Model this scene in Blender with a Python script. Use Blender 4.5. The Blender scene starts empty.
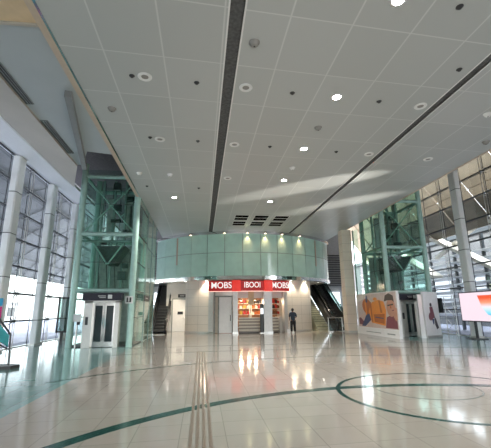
import bpy, math, random
from mathutils import Vector, Matrix
random.seed(7)
S = bpy.context.scene
col = S.collection
PI = math.pi
# ------------------------------------------------------------------ helpers
class MB:
    """collects solids; build() links them as ONE mesh object"""
    def __init__(s): s.v=[]; s.f=[]; s.m=[]; s.sm=[]
    def add(s, vs, fs, mi=0, smooth=False):
        n=len(s.v); s.v += [tuple(p) for p in vs]
        for f in fs: s.f.append([i+n for i in f]); s.m.append(mi); s.sm.append(smooth)
        return s
    def box(s, a, b, mi=0):
        x0,y0,z0=[min(p,q) for p,q in zip(a,b)]; x1,y1,z1=[max(p,q) for p,q in zip(a,b)]
        return s.hexa([(x0,y0,z0),(x1,y0,z0),(x1,y1,z0),(x0,y1,z0),(x0,y0,z1),(x1,y0,z1),(x1,y1,z1),(x0,y1,z1)],mi)
    def hexa(s, p, mi=0):
        return s.add(p,[(3,2,1,0),(4,5,6,7),(0,1,5,4),(1,2,6,5),(2,3,7,6),(3,0,4,7)],mi)
    def rbox(s, a, b, r=.02, mi=0):      # box with chamfered vertical edges
        x0,y0,z0=[min(p,q) for p,q in zip(a,b)]; x1,y1,z1=[max(p,q) for p,q in zip(a,b)]
        pts=[(x0+r,y0),(x1-r,y0),(x1,y0+r),(x1,y1-r),(x1-r,y1),(x0+r,y1),(x0,y1-r),(x0,y0+r)]
        return s.prism(pts,z0,z1,mi)
    def prism(s, pts, z0, z1, mi=0):
        n=len(pts)
        vs=[(x,y,z0) for x,y in pts]+[(x,y,z1) for x,y in pts]
        fs=[tuple(range(n-1,-1,-1)),tuple(range(n,2*n))]+[(i,(i+1)%n,n+(i+1)%n,n+i) for i in range(n)]
        return s.add(vs,fs,mi)
    def tube(s, p, q, r, n=10, mi=0, r2=None, cap=True):
        p=Vector(p); q=Vector(q); d=(q-p).normalized(); r2=r if r2 is None else r2
        u=d.orthogonal().normalized(); w=d.cross(u)
        vs=[]
        for c,rr in ((p,r),(q,r2)):
            for i in range(n):
                a=2*PI*i/n; vs.append(c+u*rr*math.cos(a)+w*rr*math.sin(a))
        s.add(vs,[(i,(i+1)%n,n+(i+1)%n,n+i) for i in range(n)],mi,True)
        if cap: s.add(vs,[tuple(range(n-1,-1,-1)),tuple(range(n,2*n))],mi)
        return s
    def bar(s, p, q, w, h, up=(0,0,1), mi=0):     # rectangular bar
        p=Vector(p); q=Vector(q); d=(q-p).normalized(); x=d.cross(Vector(up)).normalized()*(w/2); z=x.cross(d).normalized()*(h/2)
        return s.hexa([p-x-z,p+x-z,q+x-z,q-x-z,p-x+z,p+x+z,q+x+z,q-x+z],mi)
    def path(s, pts, r, n=8, mi=0):
        for a,b in zip(pts[:-1],pts[1:]): s.tube(a,b,r,n,mi)
        return s
    def lathe(s, c, prof, n=24, mi=0):            # (radius, z) profile about a vertical axis
        k=len(prof); vs=[]
        for r,z in prof:
            for i in range(n):
                a=2*PI*i/n; vs.append((c[0]+r*math.cos(a),c[1]+r*math.sin(a),c[2]+z))
        fs=[(j*n+i,j*n+(i+1)%n,(j+1)*n+(i+1)%n,(j+1)*n+i) for j in range(k-1) for i in range(n)]
        return s.add(vs,fs,mi,True)
    def disc(s, c, r, n=24, mi=0, dz=.004):
        return s.prism([(c[0]+r*math.cos(2*PI*i/n),c[1]+r*math.sin(2*PI*i/n)) for i in range(n)],c[2],c[2]+dz,mi)
    def arc(s, c, r0, r1, a0, a1, z0, z1, n=24, mi=0):   # solid curved wall, angle 0 faces -y
        P=lambda a,r,z:(c[0]+r*math.sin(a),c[1]-r*math.cos(a),z)
        vs=[]
        for i in range(n+1):
            a=a0+(a1-a0)*i/n
            vs += [P(a,r1,z0),P(a,r1,z1),P(a,r0,z1),P(a,r0,z0)]
        fs=[]
        for i in range(n):
            b=4*i
            for j in range(4): fs.append((b+j,b+4+j,b+4+(j+1)%4,b+(j+1)%4))
        fs += [(0,1,2,3),(4*n+3,4*n+2,4*n+1,4*n)]
        return s.add(vs,fs,mi)
    def build(s, name, mats, parent=None, bevel=0):
        me=bpy.data.meshes.new(name); me.from_pydata([tuple(v) for v in s.v],[],s.f)
        mats = mats if isinstance(mats,(list,tuple)) else [mats]
        for m in mats: me.materials.append(m)
        for p,mi,sm in zip(me.polygons,s.m,s.sm): p.material_index=mi; p.use_smooth=sm
        me.validate(); me.update()
        o=bpy.data.objects.new(name,me); col.objects.link(o)
        if parent is not None:
            o.parent=parent; o.matrix_parent_inverse=Matrix.Identity(4)
            if parent_loc(parent)!=(0,0,0):
                l=parent_loc(parent)
                for v in me.vertices: v.co -= Vector(l)
        if bevel:
            b=o.modifiers.new('bevel','BEVEL'); b.width=bevel; b.segments=2; b.limit_method='ANGLE'
        return o
def parent_loc(p):
    l=Vector((0,0,0))
    while p is not None: l+=p.location; p=p.parent
    return tuple(round(x,6) for x in l)
def tag(o,label=None,cat=None,group=None,kind=None):
    if label: o['label']=label
    if cat: o['category']=cat
    if group: o['group']=group
    if kind: o['kind']=kind
    return o
def empty(name,loc,label,cat,group=None):
    o=bpy.data.objects.new(name,None); col.objects.link(o); o.location=loc; o.empty_display_size=.2
    return tag(o,label,cat,group)
def copy_tree(o,parent=None):
    c=o.copy(); col.objects.link(c)
    if parent is not None: c.parent=parent
    for ch in list(o.children): copy_tree(ch,c)
    return c
def struct(o): o['kind']='structure'; return o

# ------------------------------------------------------------------ materials
def mat(name,c,rough=.5,metal=0,noise=.06,scale=6,emis=None,es=0,spec=.5,coat=0):
    m=bpy.data.materials.new(name); m.use_nodes=True; nt=m.node_tree; b=nt.nodes['Principled BSDF']
    b.inputs['Roughness'].default_value=rough; b.inputs['Metallic'].default_value=metal
    b.inputs['Specular IOR Level'].default_value=spec
    b.inputs['Coat Weight'].default_value=coat
    b.inputs['Coat Roughness'].default_value=.08
    if noise:
        tc=nt.nodes.new('ShaderNodeTexCoord'); n=nt.nodes.new('ShaderNodeTexNoise'); n.inputs['Scale'].default_value=scale; n.inputs['Detail'].default_value=4
        r=nt.nodes.new('ShaderNodeValToRGB')
        r.color_ramp.elements[0].position=.3; r.color_ramp.elements[1].position=.7
        r.color_ramp.elements[0].color=(*[max(0,x*(1-noise)) for x in c],1); r.color_ramp.elements[1].color=(*[min(1,x*(1+noise)) for x in c],1)
        nt.links.new(tc.outputs['Object'],n.inputs['Vector']); nt.links.new(n.outputs['Fac'],r.inputs['Fac']); nt.links.new(r.outputs['Color'],b.inputs['Base Color'])
    else: b.inputs['Base Color'].default_value=(*c,1)
    if emis: b.inputs['Emission Color'].default_value=(*emis,1); b.inputs['Emission Strength'].default_value=es
    return m
def glass(name,tint,refl=.9,rough=.02,ior=1.5):
    m=bpy.data.materials.new(name); m.use_nodes=True; nt=m.node_tree; nt.nodes.remove(nt.nodes['Principled BSDF'])
    out=nt.nodes['Material Output']
    t=nt.nodes.new('ShaderNodeBsdfTransparent'); t.inputs[0].default_value=(*tint,1)
    g=nt.nodes.new('ShaderNodeBsdfGlossy'); g.inputs['Roughness'].default_value=rough; g.inputs['Color'].default_value=(refl,refl,refl,1)
    f=nt.nodes.new('ShaderNodeFresnel'); f.inputs['IOR'].default_value=ior
    x=nt.nodes.new('ShaderNodeMixShader')
    ge=nt.nodes.new('ShaderNodeNewGeometry'); iv=nt.nodes.new('ShaderNodeMath'); iv.operation='SUBTRACT'; iv.inputs[0].default_value=1; mu=nt.nodes.new('ShaderNodeMath'); mu.operation='MULTIPLY'
    nt.links.new(ge.outputs['Backfacing'],iv.inputs[1]); nt.links.new(iv.outputs[0],mu.inputs[0]); nt.links.new(f.outputs[0],mu.inputs[1])   # reflect on the entry face only
    nt.links.new(mu.outputs[0],x.inputs[0]); nt.links.new(t.outputs[0],x.inputs[1]); nt.links.new(g.outputs[0],x.inputs[2]); nt.links.new(x.outputs[0],out.inputs['Surface'])
    return m
class NT:
    def __init__(s,name):
        s.m=bpy.data.materials.new(name); s.m.use_nodes=True; s.t=s.m.node_tree; s.b=s.t.nodes['Principled BSDF']
    def n(s,k,**kw):
        o=s.t.nodes.new(k)
        for a,v in kw.items(): setattr(o,a,v)
        return o
    def l(s,a,b): s.t.links.new(a,b)
    def math(s,op,a,b=None):
        o=s.n('ShaderNodeMath',operation=op)
        for i,v in enumerate((a,b)):
            if v is None: continue
            if isinstance(v,(int,float)): o.inputs[i].default_value=v
            else: s.l(v,o.inputs[i])
        return o.outputs[0]
    def grid(s,px,ox,py,oy,wx,wy,skew=.065):
        """1 on joint lines of a grid in the floor or ceiling plane"""
        tc=s.n('ShaderNodeTexCoord'); sp=s.n('ShaderNodeSeparateXYZ'); s.l(tc.outputs['Object'],sp.inputs[0])
        X=sp.outputs['X']; Y=s.math('SUBTRACT',sp.outputs['Y'],s.math('MULTIPLY',X,skew))
        def line(v,p,o,w):
            t=s.math('FRACT',s.math('DIVIDE',s.math('SUBTRACT',v,o),p))
            d=s.math('MINIMUM',t,s.math('SUBTRACT',1.0,t))
            return s.math('LESS_THAN',d,w/p/2)
        s.X,s.Y,s.tc=X,Y,tc
        a=line(X,px,ox,wx); b=line(Y,py,oy,wy)
        # per tile random
        fx=s.math('FLOOR',s.math('DIVIDE',s.math('SUBTRACT',X,ox),px)); fy=s.math('FLOOR',s.math('DIVIDE',s.math('SUBTRACT',Y,oy),py))
        cb=s.n('ShaderNodeCombineXYZ'); s.l(fx,cb.inputs[0]); s.l(fy,cb.inputs[1])
        wn=s.n('ShaderNodeTexWhiteNoise',noise_dimensions='3D'); s.l(cb.outputs[0],wn.inputs['Vector']); s.rand=wn.outputs['Value']
        return s.math('MAXIMUM',a,b)
    def mix(s,f,a,b):
        o=s.n('ShaderNodeMix',data_type='RGBA')
        for v,i in ((f,0),(a,6),(b,7)):
            if isinstance(v,tuple): o.inputs[i].default_value=(*v,1)
            elif isinstance(v,(int,float)): o.inputs[i].default_value=v
            else: s.l(v,o.inputs[i])
        return o.outputs[2]
def ceiling_mat():
    k=NT('ceiling_panels'); j=k.grid(1.30,.35,1.62,5.67,.035,.03)
    base=k.mix(k.rand,(.425,.44,.425),(.46,.475,.46))
    k.l(k.mix(j,base,(.57,.58,.56)),k.b.inputs['Base Color']); k.b.inputs['Roughness'].default_value=.38
    return k.m
def floor_mat(name,c1,c2,cj,p,rough):
    k=NT(name); j=k.grid(p,.35,p,5.2,.012,.012)
    nz=k.n('ShaderNodeTexNoise'); nz.inputs['Scale'].default_value=1.3; nz.inputs['Detail'].default_value=6; k.l(k.tc.outputs['Object'],nz.inputs['Vector'])
    f=k.math('ADD',k.math('MULTIPLY',k.rand,.5),k.math('MULTIPLY',nz.outputs['Fac'],.5))
    base=k.mix(f,c1,c2)
    k.l(k.mix(j,base,cj),k.b.inputs['Base Color'])
    k.l(k.math('ADD',k.math('MULTIPLY',nz.outputs['Fac'],.08),rough-.04),k.b.inputs['Roughness'])
    k.b.inputs['IOR'].default_value=1.7
    return k.m
def stone_mat(name,c1,c2,cj,pz,nang,center):
    """cladding slabs: horizontal courses pz high; vertical joints by angle about a centre, or none"""
    k=NT(name); tc=k.n('ShaderNodeTexCoord'); sp=k.n('ShaderNodeSeparateXYZ'); k.l(tc.outputs['Object'],sp.inputs[0])
    t=k.math('FRACT',k.math('DIVIDE',sp.outputs['Z'],pz)); d=k.math('MINIMUM',t,k.math('SUBTRACT',1.0,t)); a=k.math('LESS_THAN',d,.009/pz)
    if nang:
        X=k.math('SUBTRACT',sp.outputs['X'],center[0]); Y=k.math('SUBTRACT',center[1],sp.outputs['Y'])
        th=k.math('MULTIPLY',k.math('ARCTAN2',X,Y),nang)
        u=k.math('FRACT',k.math('ADD',th,.3)); e=k.math('MINIMUM',u,k.math('SUBTRACT',1.0,u)); a=k.math('MAXIMUM',a,k.math('LESS_THAN',e,.012))
    nz=k.n('ShaderNodeTexNoise'); nz.inputs['Scale'].default_value=2.2; nz.inputs['Detail'].default_value=8; k.l(tc.outputs['Object'],nz.inputs['Vector'])
    k.l(k.mix(a,k.mix(nz.outputs['Fac'],c1,c2),cj),k.b.inputs['Base Color']); k.b.inputs['Roughness'].default_value=.3
    return k.m
AC=(3.45,33.9)
M={}
M['ceil']=ceiling_mat()
M['floor']=floor_mat('floor_tiles',(.32,.30,.27),(.385,.36,.33),(.25,.235,.21),.6,.09)
M['floor_side']=floor_mat('floor_side_granite',(.15,.27,.27),(.20,.34,.335),(.12,.17,.17),.6,.13)
M['green_line']=mat('green_stone_inlay',(.008,.052,.045),.16,noise=.2,scale=20)
M['grey_line']=mat('grey_stone_inlay',(.16,.18,.165),.2)
M['stone']=stone_mat('cream_stone',(.68,.62,.54),(.78,.72,.64),(.46,.42,.36),.62,9,AC)
M['stone2']=stone_mat('beige_stone',(.76,.65,.54),(.86,.76,.65),(.52,.44,.36),.62,0,AC)
M['plaster']=mat('white_plaster',(.70,.69,.66),.6,noise=.03)
M['soffit']=mat('grey_soffit',(.40,.44,.455),.5,noise=.03,scale=1)
M['beige']=mat('beige_bulkhead',(.46,.42,.36),.55,noise=.05,scale=1)
M['tan']=mat('tan_fascia',(.52,.42,.32),.45,noise=.05)
M['wood']=mat('pale_wood_panel',(.62,.47,.29),.45,noise=.1,scale=3)
M['white']=mat('white_metal_panel',(.80,.80,.80),.4,noise=.03)
M['colwhite']=mat('column_paint',(.88,.88,.87),.35,noise=.02)
M['steel']=mat('brushed_steel',(.56,.56,.55),.28,1,noise=.12,scale=30)
M['chrome']=mat('polished_steel',(.72,.72,.71),.12,1,noise=.05,scale=20)
M['satin']=mat('satin_steel',(.62,.60,.57),.38,.8,noise=.08,scale=20)
M['dark']=mat('dark_steel',(.05,.052,.055),.4,.4)
M['black']=mat('black_plastic',(.012,.012,.013),.35,noise=.2)
M['slot']=mat('ceiling_slot_dark',(.085,.085,.085),.75,noise=.35,scale=14)
M['vent']=mat('vent_slot_void',(.008,.008,.008),.95,noise=0,spec=0)
M['cw']=mat('pale_counterweight',(.42,.46,.44),.45,.1,noise=.2,scale=4)
M['teal']=mat('teal_painted_steel',(.27,.38,.35),.3,.25,noise=.08)
M['teal_lt']=mat('pale_teal_steel',(.40,.60,.54),.3,.1,noise=.08)
M['shaftgrey']=mat('shaft_grey_metal',(.25,.28,.27),.45,.2,noise=.25,scale=4)
M['shaftdark']=mat('shaft_dark_machinery',(.05,.075,.072),.5,.2,noise=.4,scale=6)
M['backglass']=mat('green_back_painted_glass',(.52,.77,.67),.13,0,noise=.05,scale=2,coat=.6)
M['glass']=glass('clear_window_glass',(.88,.92,.93))
M['gglass']=glass('green_tinted_glass',(.80,.90,.865),ior=1.32)
M['eglass']=glass('escalator_glass',(.45,.55,.53))
M['red']=mat('red_sign_face',(.42,.012,.012),.35,noise=.08,emis=(.5,.012,.012),es=.12)
M['redb']=mat('bright_red_sign_box',(.75,.03,.02),.3,noise=.04,emis=(.9,.035,.02),es=.22)
M['letter']=mat('white_sign_letter',(.85,.85,.83),.4,noise=0,emis=(1,.97,.95),es=.3)
M['signblue']=mat('dark_indigo_sign',(.012,.01,.024),.5,noise=.1)
M['signblack']=mat('black_sign',(.015,.015,.018),.35,noise=.1)
M['lamp']=mat('lit_lamp_lens',(1,1,1),.3,noise=0,emis=(1,.96,.88),es=30)
M['warmlamp']=mat('warm_lamp_lens',(1,.9,.75),.3,noise=0,emis=(1,.72,.42),es=4)
M['offwhite']=mat('white_fixture_plastic',(.74,.74,.72),.4,noise=.02)
M['detector']=mat('grey_detector_plastic',(.27,.26,.24),.5,noise=.05)
M['tactile']=mat('tactile_strip_brown',(.17,.14,.11),.4,noise=.25,scale=40)
M['upright']=mat('light_satin_cladding',(.60,.60,.59),.35,.35,noise=.06,scale=8)
M['concrete']=mat('pale_paving',(.31,.32,.40),.8,noise=.12,scale=.6)
M['shell']=mat('grey_shell_cladding',(.21,.215,.215),.5,.1,noise=.2,scale=.8)
M['brown']=mat('brown_shell_panel',(.26,.205,.145),.6,noise=.15,scale=1.2)
M['cream']=mat('cream_steel',(.72,.66,.56),.5,noise=.05)
M['rail']=mat('dark_rail',(.07,.075,.08),.35,.5)
M['louver']=mat('pale_louver',(.66,.67,.68),.45,.2)

# ------------------------------------------------------------------ room shell
CZ=7.2
struct(MB().box((-3.05,-5,-.2),(10.7,39,0)).build('floor',M['floor']))
struct(MB().box((-8.9,-5,-.2),(-3.05,39,0)).build('floor_side_left',M['floor_side']))
struct(MB().box((10.7,-5,-.2),(15.9,39,0)).build('floor_side_right',M['floor_side']))
# ceiling in three strips between the two dark slots, all one structure
c=MB()
c.box((-3.15,-5,CZ),(.44,39,CZ+.25)); c.box((.72,-5,CZ),(6.42,39,CZ+.25)); c.box((6.62,-5,CZ),(10.32,39,CZ+.25))
struct(c.build('ceiling',M['ceil']))
for i,(a,b) in enumerate(((.44,.72),(6.42,6.62))):
    struct(MB().box((a,-5,CZ+.03),(b,39,CZ+.2)).build('trim_%d'%(i+1),M['slot']))
    m=MB()
    for x,w in ((a,-.035),(b,.035)): m.box((x,-5,CZ-.008),(x+w,39,CZ+.05))
    struct(m.build('trim_%d'%(i+3),M['offwhite']))
# left edge of the ceiling: steel bead and tan fascia, then the grey soffit
struct(MB().box((-3.20,-5,CZ-.02),(-3.15,26,CZ+.25)).build('trim_5',M['chrome']))
struct(MB().box((-3.36,-5,CZ-.01),(-3.20,26,CZ+.25)).build('trim_6',M['tan']))
struct(MB().box((10.32,-5,CZ-.01),(10.42,26,CZ+.3)).build('trim_7',M['tan']))
m=MB().prism([(-4.95,6.55),(-3.36,6.55),(-3.36,12.85),(-4.2,12.65),(-4.75,13.95),(-4.95,13.95)],CZ+.03,CZ+.12)
struct(m.build('ceiling_soffit',M['soffit']))
struct(MB().box((-4.95,-5,CZ),(-3.36,6.55,CZ+.1)).build('ceiling_wood',M['wood']))
struct(MB().box((-4.95,6.50,CZ-.03),(-3.36,6.58,CZ+.03)).build('trim_8',M['beige']))
# beige bulkhead rising to the white sloped panel over the windows
struct(MB().hexa([(-4.95,-5,7.15),(-4.95,13.95,7.15),(-6.4,17.9,7.62),(-6.4,-5,7.62),(-4.95,-5,7.3),(-4.95,13.95,7.3),(-6.4,17.9,7.8),(-6.4,-5,7.8)]).build('wall_bulkhead',M['beige']))
struct(MB().hexa([(-6.4,-5,7.66),(-6.4,30,7.66),(-8.9,30,8.72),(-8.9,-5,8.72),(-6.4,-5,7.8),(-6.4,30,7.8),(-8.9,30,8.86),(-8.9,-5,8.86)]).build('ceiling_slope',M['white']))
struct(MB().box((-6.46,-5,7.60),(-6.38,17.4,7.68)).build('trim_9',M['offwhite']))
# steel edge bar hanging under the soffit
m=MB().bar((-3.56,8.85,7.14),(-4.68,14.0,7.14),.17,.2); 
struct(m.build('trim_10',mat('soffit_bar_grey',(.24,.245,.245),.4,.2,noise=.05)))
# roof above the voids at both sides
struct(MB().box((-9.2,-5,10.6),(16.6,39,10.8)).build('ceiling_roof',M['slot']))
# unseen plaster walls added to block sky light; the rear one is open below
struct(MB().box((-9,-5.3,3.0),(16,-5,10.6)).build('wall_rear_light_block',M['plaster']))
struct(MB().box((-8.9,-5,0),(-8.6,8.7,8.8)).build('wall_left_light_block',M['plaster']))  # added on both sides to darken the ceiling near the camera
struct(MB().box((15.5,-5,0),(15.8,5.2,10.6)).build('wall_right_light_block',M['plaster']))
# back walls
b=MB()
b.box((-9,38,0),(16,38.3,10.6))
struct(b.build('wall_back',mat('grey_back_wall',(.5,.5,.5),.6,noise=.08)))
for i,(x0,x1) in enumerate(((-8,-4.2),(11.2,14.8))):
    w=struct(MB().box((x0,37.9,.9),(x1,37.98,3.4)).build('window_%d'%(i+20),mat('daylit_frosted_glass_%d'%i,(.8,.85,.88),.3,noise=.05,emis=(.85,.93,1),es=1.6)))
    g=MB()
    for k in range(4): g.box((x0+(x1-x0)*k/3-.04,37.86,.9),(x0+(x1-x0)*k/3+.04,37.92,3.4))
    for z in (.9,2.1,3.4): g.box((x0,37.86,z-.04),(x1,37.92,z+.04))
    g.build('mullion',M['rail'],w)
g=MB()
for k in range(14): g.box((8.6,37.6,4.0+k*.25),(15.8,37.9,4.06+k*.25)); g.box((-8.8,37.6,4.0+k*.25),(-2,37.9,4.06+k*.25))
struct(g.build('trim_11',M['dark']))

# ------------------------------------------------------------------ floor inlays (flush stone bands)
def floor_arc(c,r,w,a0,a1,name,m,n=96,z=.004):
    struct(MB().arc(c,r-w/2,r+w/2,a0,a1,-.02,z,n).build(name,m))
floor_arc((3.8,.85),7.0,.21,PI-1.35,PI+1.75,'trim_12',M['green_line'],z=.005)
floor_arc((4.82,7.06),2.1,.085,0,2*PI,'trim_13',M['green_line'],z=.004)
floor_arc((4.6,1.55),11.35,.085,PI-.87,PI+.80,'trim_14',M['green_line'])
floor_arc((3.4,-20.76),36.1,.11,PI-.24,PI+.19,'trim_15',M['green_line'])
floor_arc((3.4,-20.76),38.4,.11,PI-.22,PI+.17,'trim_16',M['green_line'])
floor_arc((4.6,7.5),1.02,.035,-1.6,1.6,'trim_17',M['grey_line'])
tp=empty('tactile_path',(0,0,0),'brown ribbed tactile guide path running up the pale tiled floor','guide path')
for k in range(4):
    x=-.105+k*.085
    MB().box((x-.022,2.5,0),(x+.022,15.1,.007)).build('ridge',M['tactile'],tp,bevel=.003)

# ------------------------------------------------------------------ window walls
def window_wall(n,x,inward,ys,zs,ztop,colx,heavy):
    """glazing of one bay: pane, rods, spider fittings, hanger rods"""
    for i,(y0,y1) in enumerate(zip(ys[:-1],ys[1:])):
        w=struct(MB().box((x-.012,y0+.01,0),(x+.012,y1-.01,ztop)).build('window_%d'%(n+i),M['glass']))
        r=MB(); xi=x+inward*.16
        for z in zs:
            r.tube((xi,y0,z),(xi,y1,z),.05 if abs(z-heavy)<.01 else .042,8)
        r.build('cross_rod',M['rail'],w)
        j=MB()
        for z in zs: j.box((x-.016,y0,z-.012),(x+.016,y1,z+.012))
        ym=(y0+y1)/2
        j.box((x-.016,ym-.012,0),(x+.016,ym+.012,ztop)); j.box((x-.016,y0-.012,0),(x+.016,y0+.012,ztop))
        j.build('glazing_joint',M['dark'],w)
        h=MB()
        for yy in (ym-.09,ym+.09): h.tube((xi,yy,0),(xi,yy,ztop),.02,6)
        h.build('hanger_rod',M['satin'],w)
        sp=MB()
        for z in zs:
            for yy in (ym,):
                for sy in (-1,1):
                    for sz in (-1,1): sp.tube((xi,yy,z),(x+inward*.02,yy+sy*.2,z+sz*.16),.022,6)
                sp.tube((xi-.05*inward,yy,z),(xi+.03*inward,yy,z),.06,8)
        sp.build('spider_fitting',M['chrome'],w)
        s=MB().box((x-.06,y0,0),(x+inward*.08,y1,.03))
        s.build('sill',M['satin'],w)
LZ=[1.2,2.42,3.64,4.86,6.08,7.3,8.45]
RZ=[1.5,2.75,4.0,5.28,6.5,7.75,9.0]
LY=[8.7,12.45,16.2,19.95,23.7,27.45,31.2]
RY=[11.5,15.25,19.05,22.8,26.5,30.2]
window_wall(1,-8.6,1,LY,LZ,8.7,0,2.42)
window_wall(7,15.5,-1,RY,RZ,10.6,0,5.28)
def column(x,y,h,label,grp,inward):
    o=empty('window_column',(x,y,0),label,'column',grp)
    s=MB().rbox((x-.16,y-.3,.0),(x+.16,y+.3,h),.05)
    s.build('shaft',M['colwhite'],o)
    j=MB()
    k=1.2
    while k<h-.2:
        j.rbox((x-.165,y-.305,k-.015),(x+.165,y+.305,k+.015),.05); k+=1.83
    j.build('joint_ring',M['dark'],o)
    MB().rbox((x-.24,y-.38,0),(x+.24,y+.38,.08),.1).build('base_plate',M['satin'],o)
    return o
names=['white steel window column nearest the camera on the left, cut by picture edge','tall white window column in the middle of the left glass wall','white window column just left of the glass lift tower']
for y,l in zip((16.2,19.95,23.7),names): column(-8.22,y,8.35 if y else 0,l,'columns along the left windows',1)
names=['white window column on the right between brown panels, above the lit display screen']
for y,l in zip((19.05,),names): column(15.1,y,10.58,l,'columns along the right windows',-1)

# ------------------------------------------------------------------ outdoors
struct(MB().box((-70,-40,-.6),(-8.95,90,-.22)).build('ground_left',M['concrete']))
struct(MB().box((15.95,-40,-.6),(80,90,-.22)).build('ground_right',M['concrete']))
m=MB()
prof=[(-10.2,11.6),(-13.2,10.6),(-16.2,9.0),(-18.6,7.2),(-20.0,5.6)]
for (xa,za),(xb,zb) in zip(prof[:-1],prof[1:]): m.bar(((xa+xb)/2,-6,(za+zb)/2),((xa+xb)/2,100,(za+zb)/2),.12,math.hypot(xb-xa,zb-za),up=(xb-xa,0,zb-za))
sh=empty('outer_shell',(-12,20,3.4),'grey clad outer canopy shell beyond the left windows','canopy')
m.build('cladding',M['shell'],sh)
for k in range(27):
    r=MB(); y=-2+k*3.75
    for (xa,za),(xb,zb) in zip(prof[:-1],prof[1:]): r.bar((xa+.15,y,za-.1),(xb+.15,y,zb-.1),.08,.1,up=(0,1,0))
    r.build('rib',M['shell'],sh)
r=MB()
for x,z in ((-12.9,10.45),(-15.9,8.8),(-18.3,7.0),(-19.7,5.45)): r.tube((x,-6,z),(x,100,z),.09,8)
r.build('purlin',M['dark'],sh)
for i,(y,l) in enumerate(((17.5,'white splayed strut outside the left window nearest the picture edge'),(24.5,'white splayed strut outside behind the middle window column'),(31.5,'white splayed strut outside just left of the glass lift tower'))):
    o=empty('canopy_strut',(-19.6,y,-.22),l,'strut','splayed struts outdoors')
    MB().tube((-19.6,y-1.6,-.22),(-19.7,y-.1,5.3),.3,12,r2=.14).build('leg',M['white'],o)
    MB().tube((-19.6,y+1.6,-.22),(-19.7,y+.1,5.3),.3,12,r2=.14).build('leg',M['white'],o)
    MB().box((-20.0,y-2,-.22),(-19.2,y+2,0)).build('footing',M['concrete'],o)
bl=empty('low_building',(-36,34,-.22),'long pale low building far outside the left windows','building')
MB().box((-40,-8,-.22),(-34,75,3.2)).build('wall',M['plaster'],bl)
MB().box((-40.3,-8.3,3.2),(-33.6,75.3,3.6)).build('roof',M['satin'],bl)
for k in range(20):
    MB().box((-34.02,-6+k*4,.9),(-33.9,-3.8+k*4,2.4)).build('window',M['rail'],bl)
# right shell: brown upper panels, cream diagonals, pale louvers
sh=empty('outer_shell',(18,20,1.2),'brown panelled outer shell with pale louvers beyond the right windows','canopy')
for i,(z0,z1,x0,x1) in enumerate(((9.82,12.6,18.68,16.6),(7.4,9.78,20.4,18.7))):
    for k in range(12):
        y=2+k*3.4
        MB().hexa([(x0,y+.06,z0),(x0+.12,y+.06,z0),(x0+.12,y+3.34,z0),(x0,y+3.34,z0),(x1,y+.06,z1),(x1+.12,y+.06,z1),(x1+.12,y+3.34,z1),(x1,y+3.34,z1)]).build('panel',M['brown'],sh)
for k in range(13):
    y=2+k*3.4; MB().bar((16.5,y,12.6),(20.4,y,7.3),.06,.08,up=(0,1,0)).build('rib',M['brown'],sh)
for k in range(6):
    y=3+k*6.8
    MB().bar((21.0,y,4.3),(20.6,y+6.0,7.6),.25,1.0,up=(1,0,0)).build('diagonal',M['cream'],sh)
    MB().bar((20.8,y+1.5,7.6),(21.2,y+6.9,6.0),.2,.35,up=(1,0,0)).build('diagonal',M['cream'],sh)
for k in range(9):
    z=1.1+k*.62
    MB().hexa([(21.9,0,z),(22.4,0,z-.2),(22.4,48,z-.2),(21.9,48,z),(21.9,0,z+.07),(22.4,0,z-.13),(22.4,48,z-.13),(21.9,48,z+.07)]).build('louver',M['louver'],sh)
for k in range(14): MB().box((22.1,2+k*3.4,-.22),(22.3,2.2+k*3.4,7.4)).build('post',M['rail'],sh)

dk=empty('dark_building',(29,30,-.22),'dark grey building standing beyond the louvers of the right shell','building')
MB().box((28,-6,-.22),(34,95,9)).build('wall',mat('dark_grey_render',(.12,.12,.125),.8,noise=.2,scale=.5),dk)
MB().box((27.7,-6.3,9),(34.3,95.3,9.5)).build('roof',M['rail'],dk)
for k in range(16): MB().box((27.94,-2+k*5,2.2),(28.02,1.2+k*5,4.6)).build('window',M['white'],dk)
# ------------------------------------------------------------------ facade: curved mezzanine over the shop
c=AC; D=math.radians
def P(a,r,z): a=D(a); return (c[0]+r*math.sin(a),c[1]-r*math.cos(a),z)
wm=struct(MB().arc(c,8.0,8.3,D(-58),D(60),3.95,7.12,40).build('wall_mezzanine',M['shaftgrey']))
J=[-57.2,-48.3,-39.4,-30.5,-21.6,-12.7,-3.8,5.1,14.0,22.9,31.8,40.7,49.6,58.5]
for a0,a1 in zip(J[:-1],J[1:]):
    for z0,z1 in ((3.97,5.62),(5.65,7.0)):
        MB().arc(c,8.36,8.4,D(a0+.12),D(a1-.12),z0,z1,5).build('glass_panel',M['backglass'],wm)
for a in (-39.4,40.7): MB().arc(c,8.4,8.43,D(a-.45),D(a+.45),4.9,6.95,2).build('upright_strip',M['tan'],wm)
struct(MB().arc(c,8.2,8.46,D(-58),D(60),3.70,3.96,40).build('trim_18',M['chrome']))
struct(MB().arc(c,8.2,8.5,D(-58),D(60),7.0,7.2,40).build('trim_19',M['chrome']))
# soffit slab under the mezzanine
m=MB(); pts=[P(a,8.3,0)[:2] for a in range(-56,59,4)]
pts=pts+[(10.6,37.9),(-3.7,37.9)]
m.prism(pts,3.72,3.9); 
struct(m.build('ceiling_mezzanine',M['plaster']))
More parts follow.
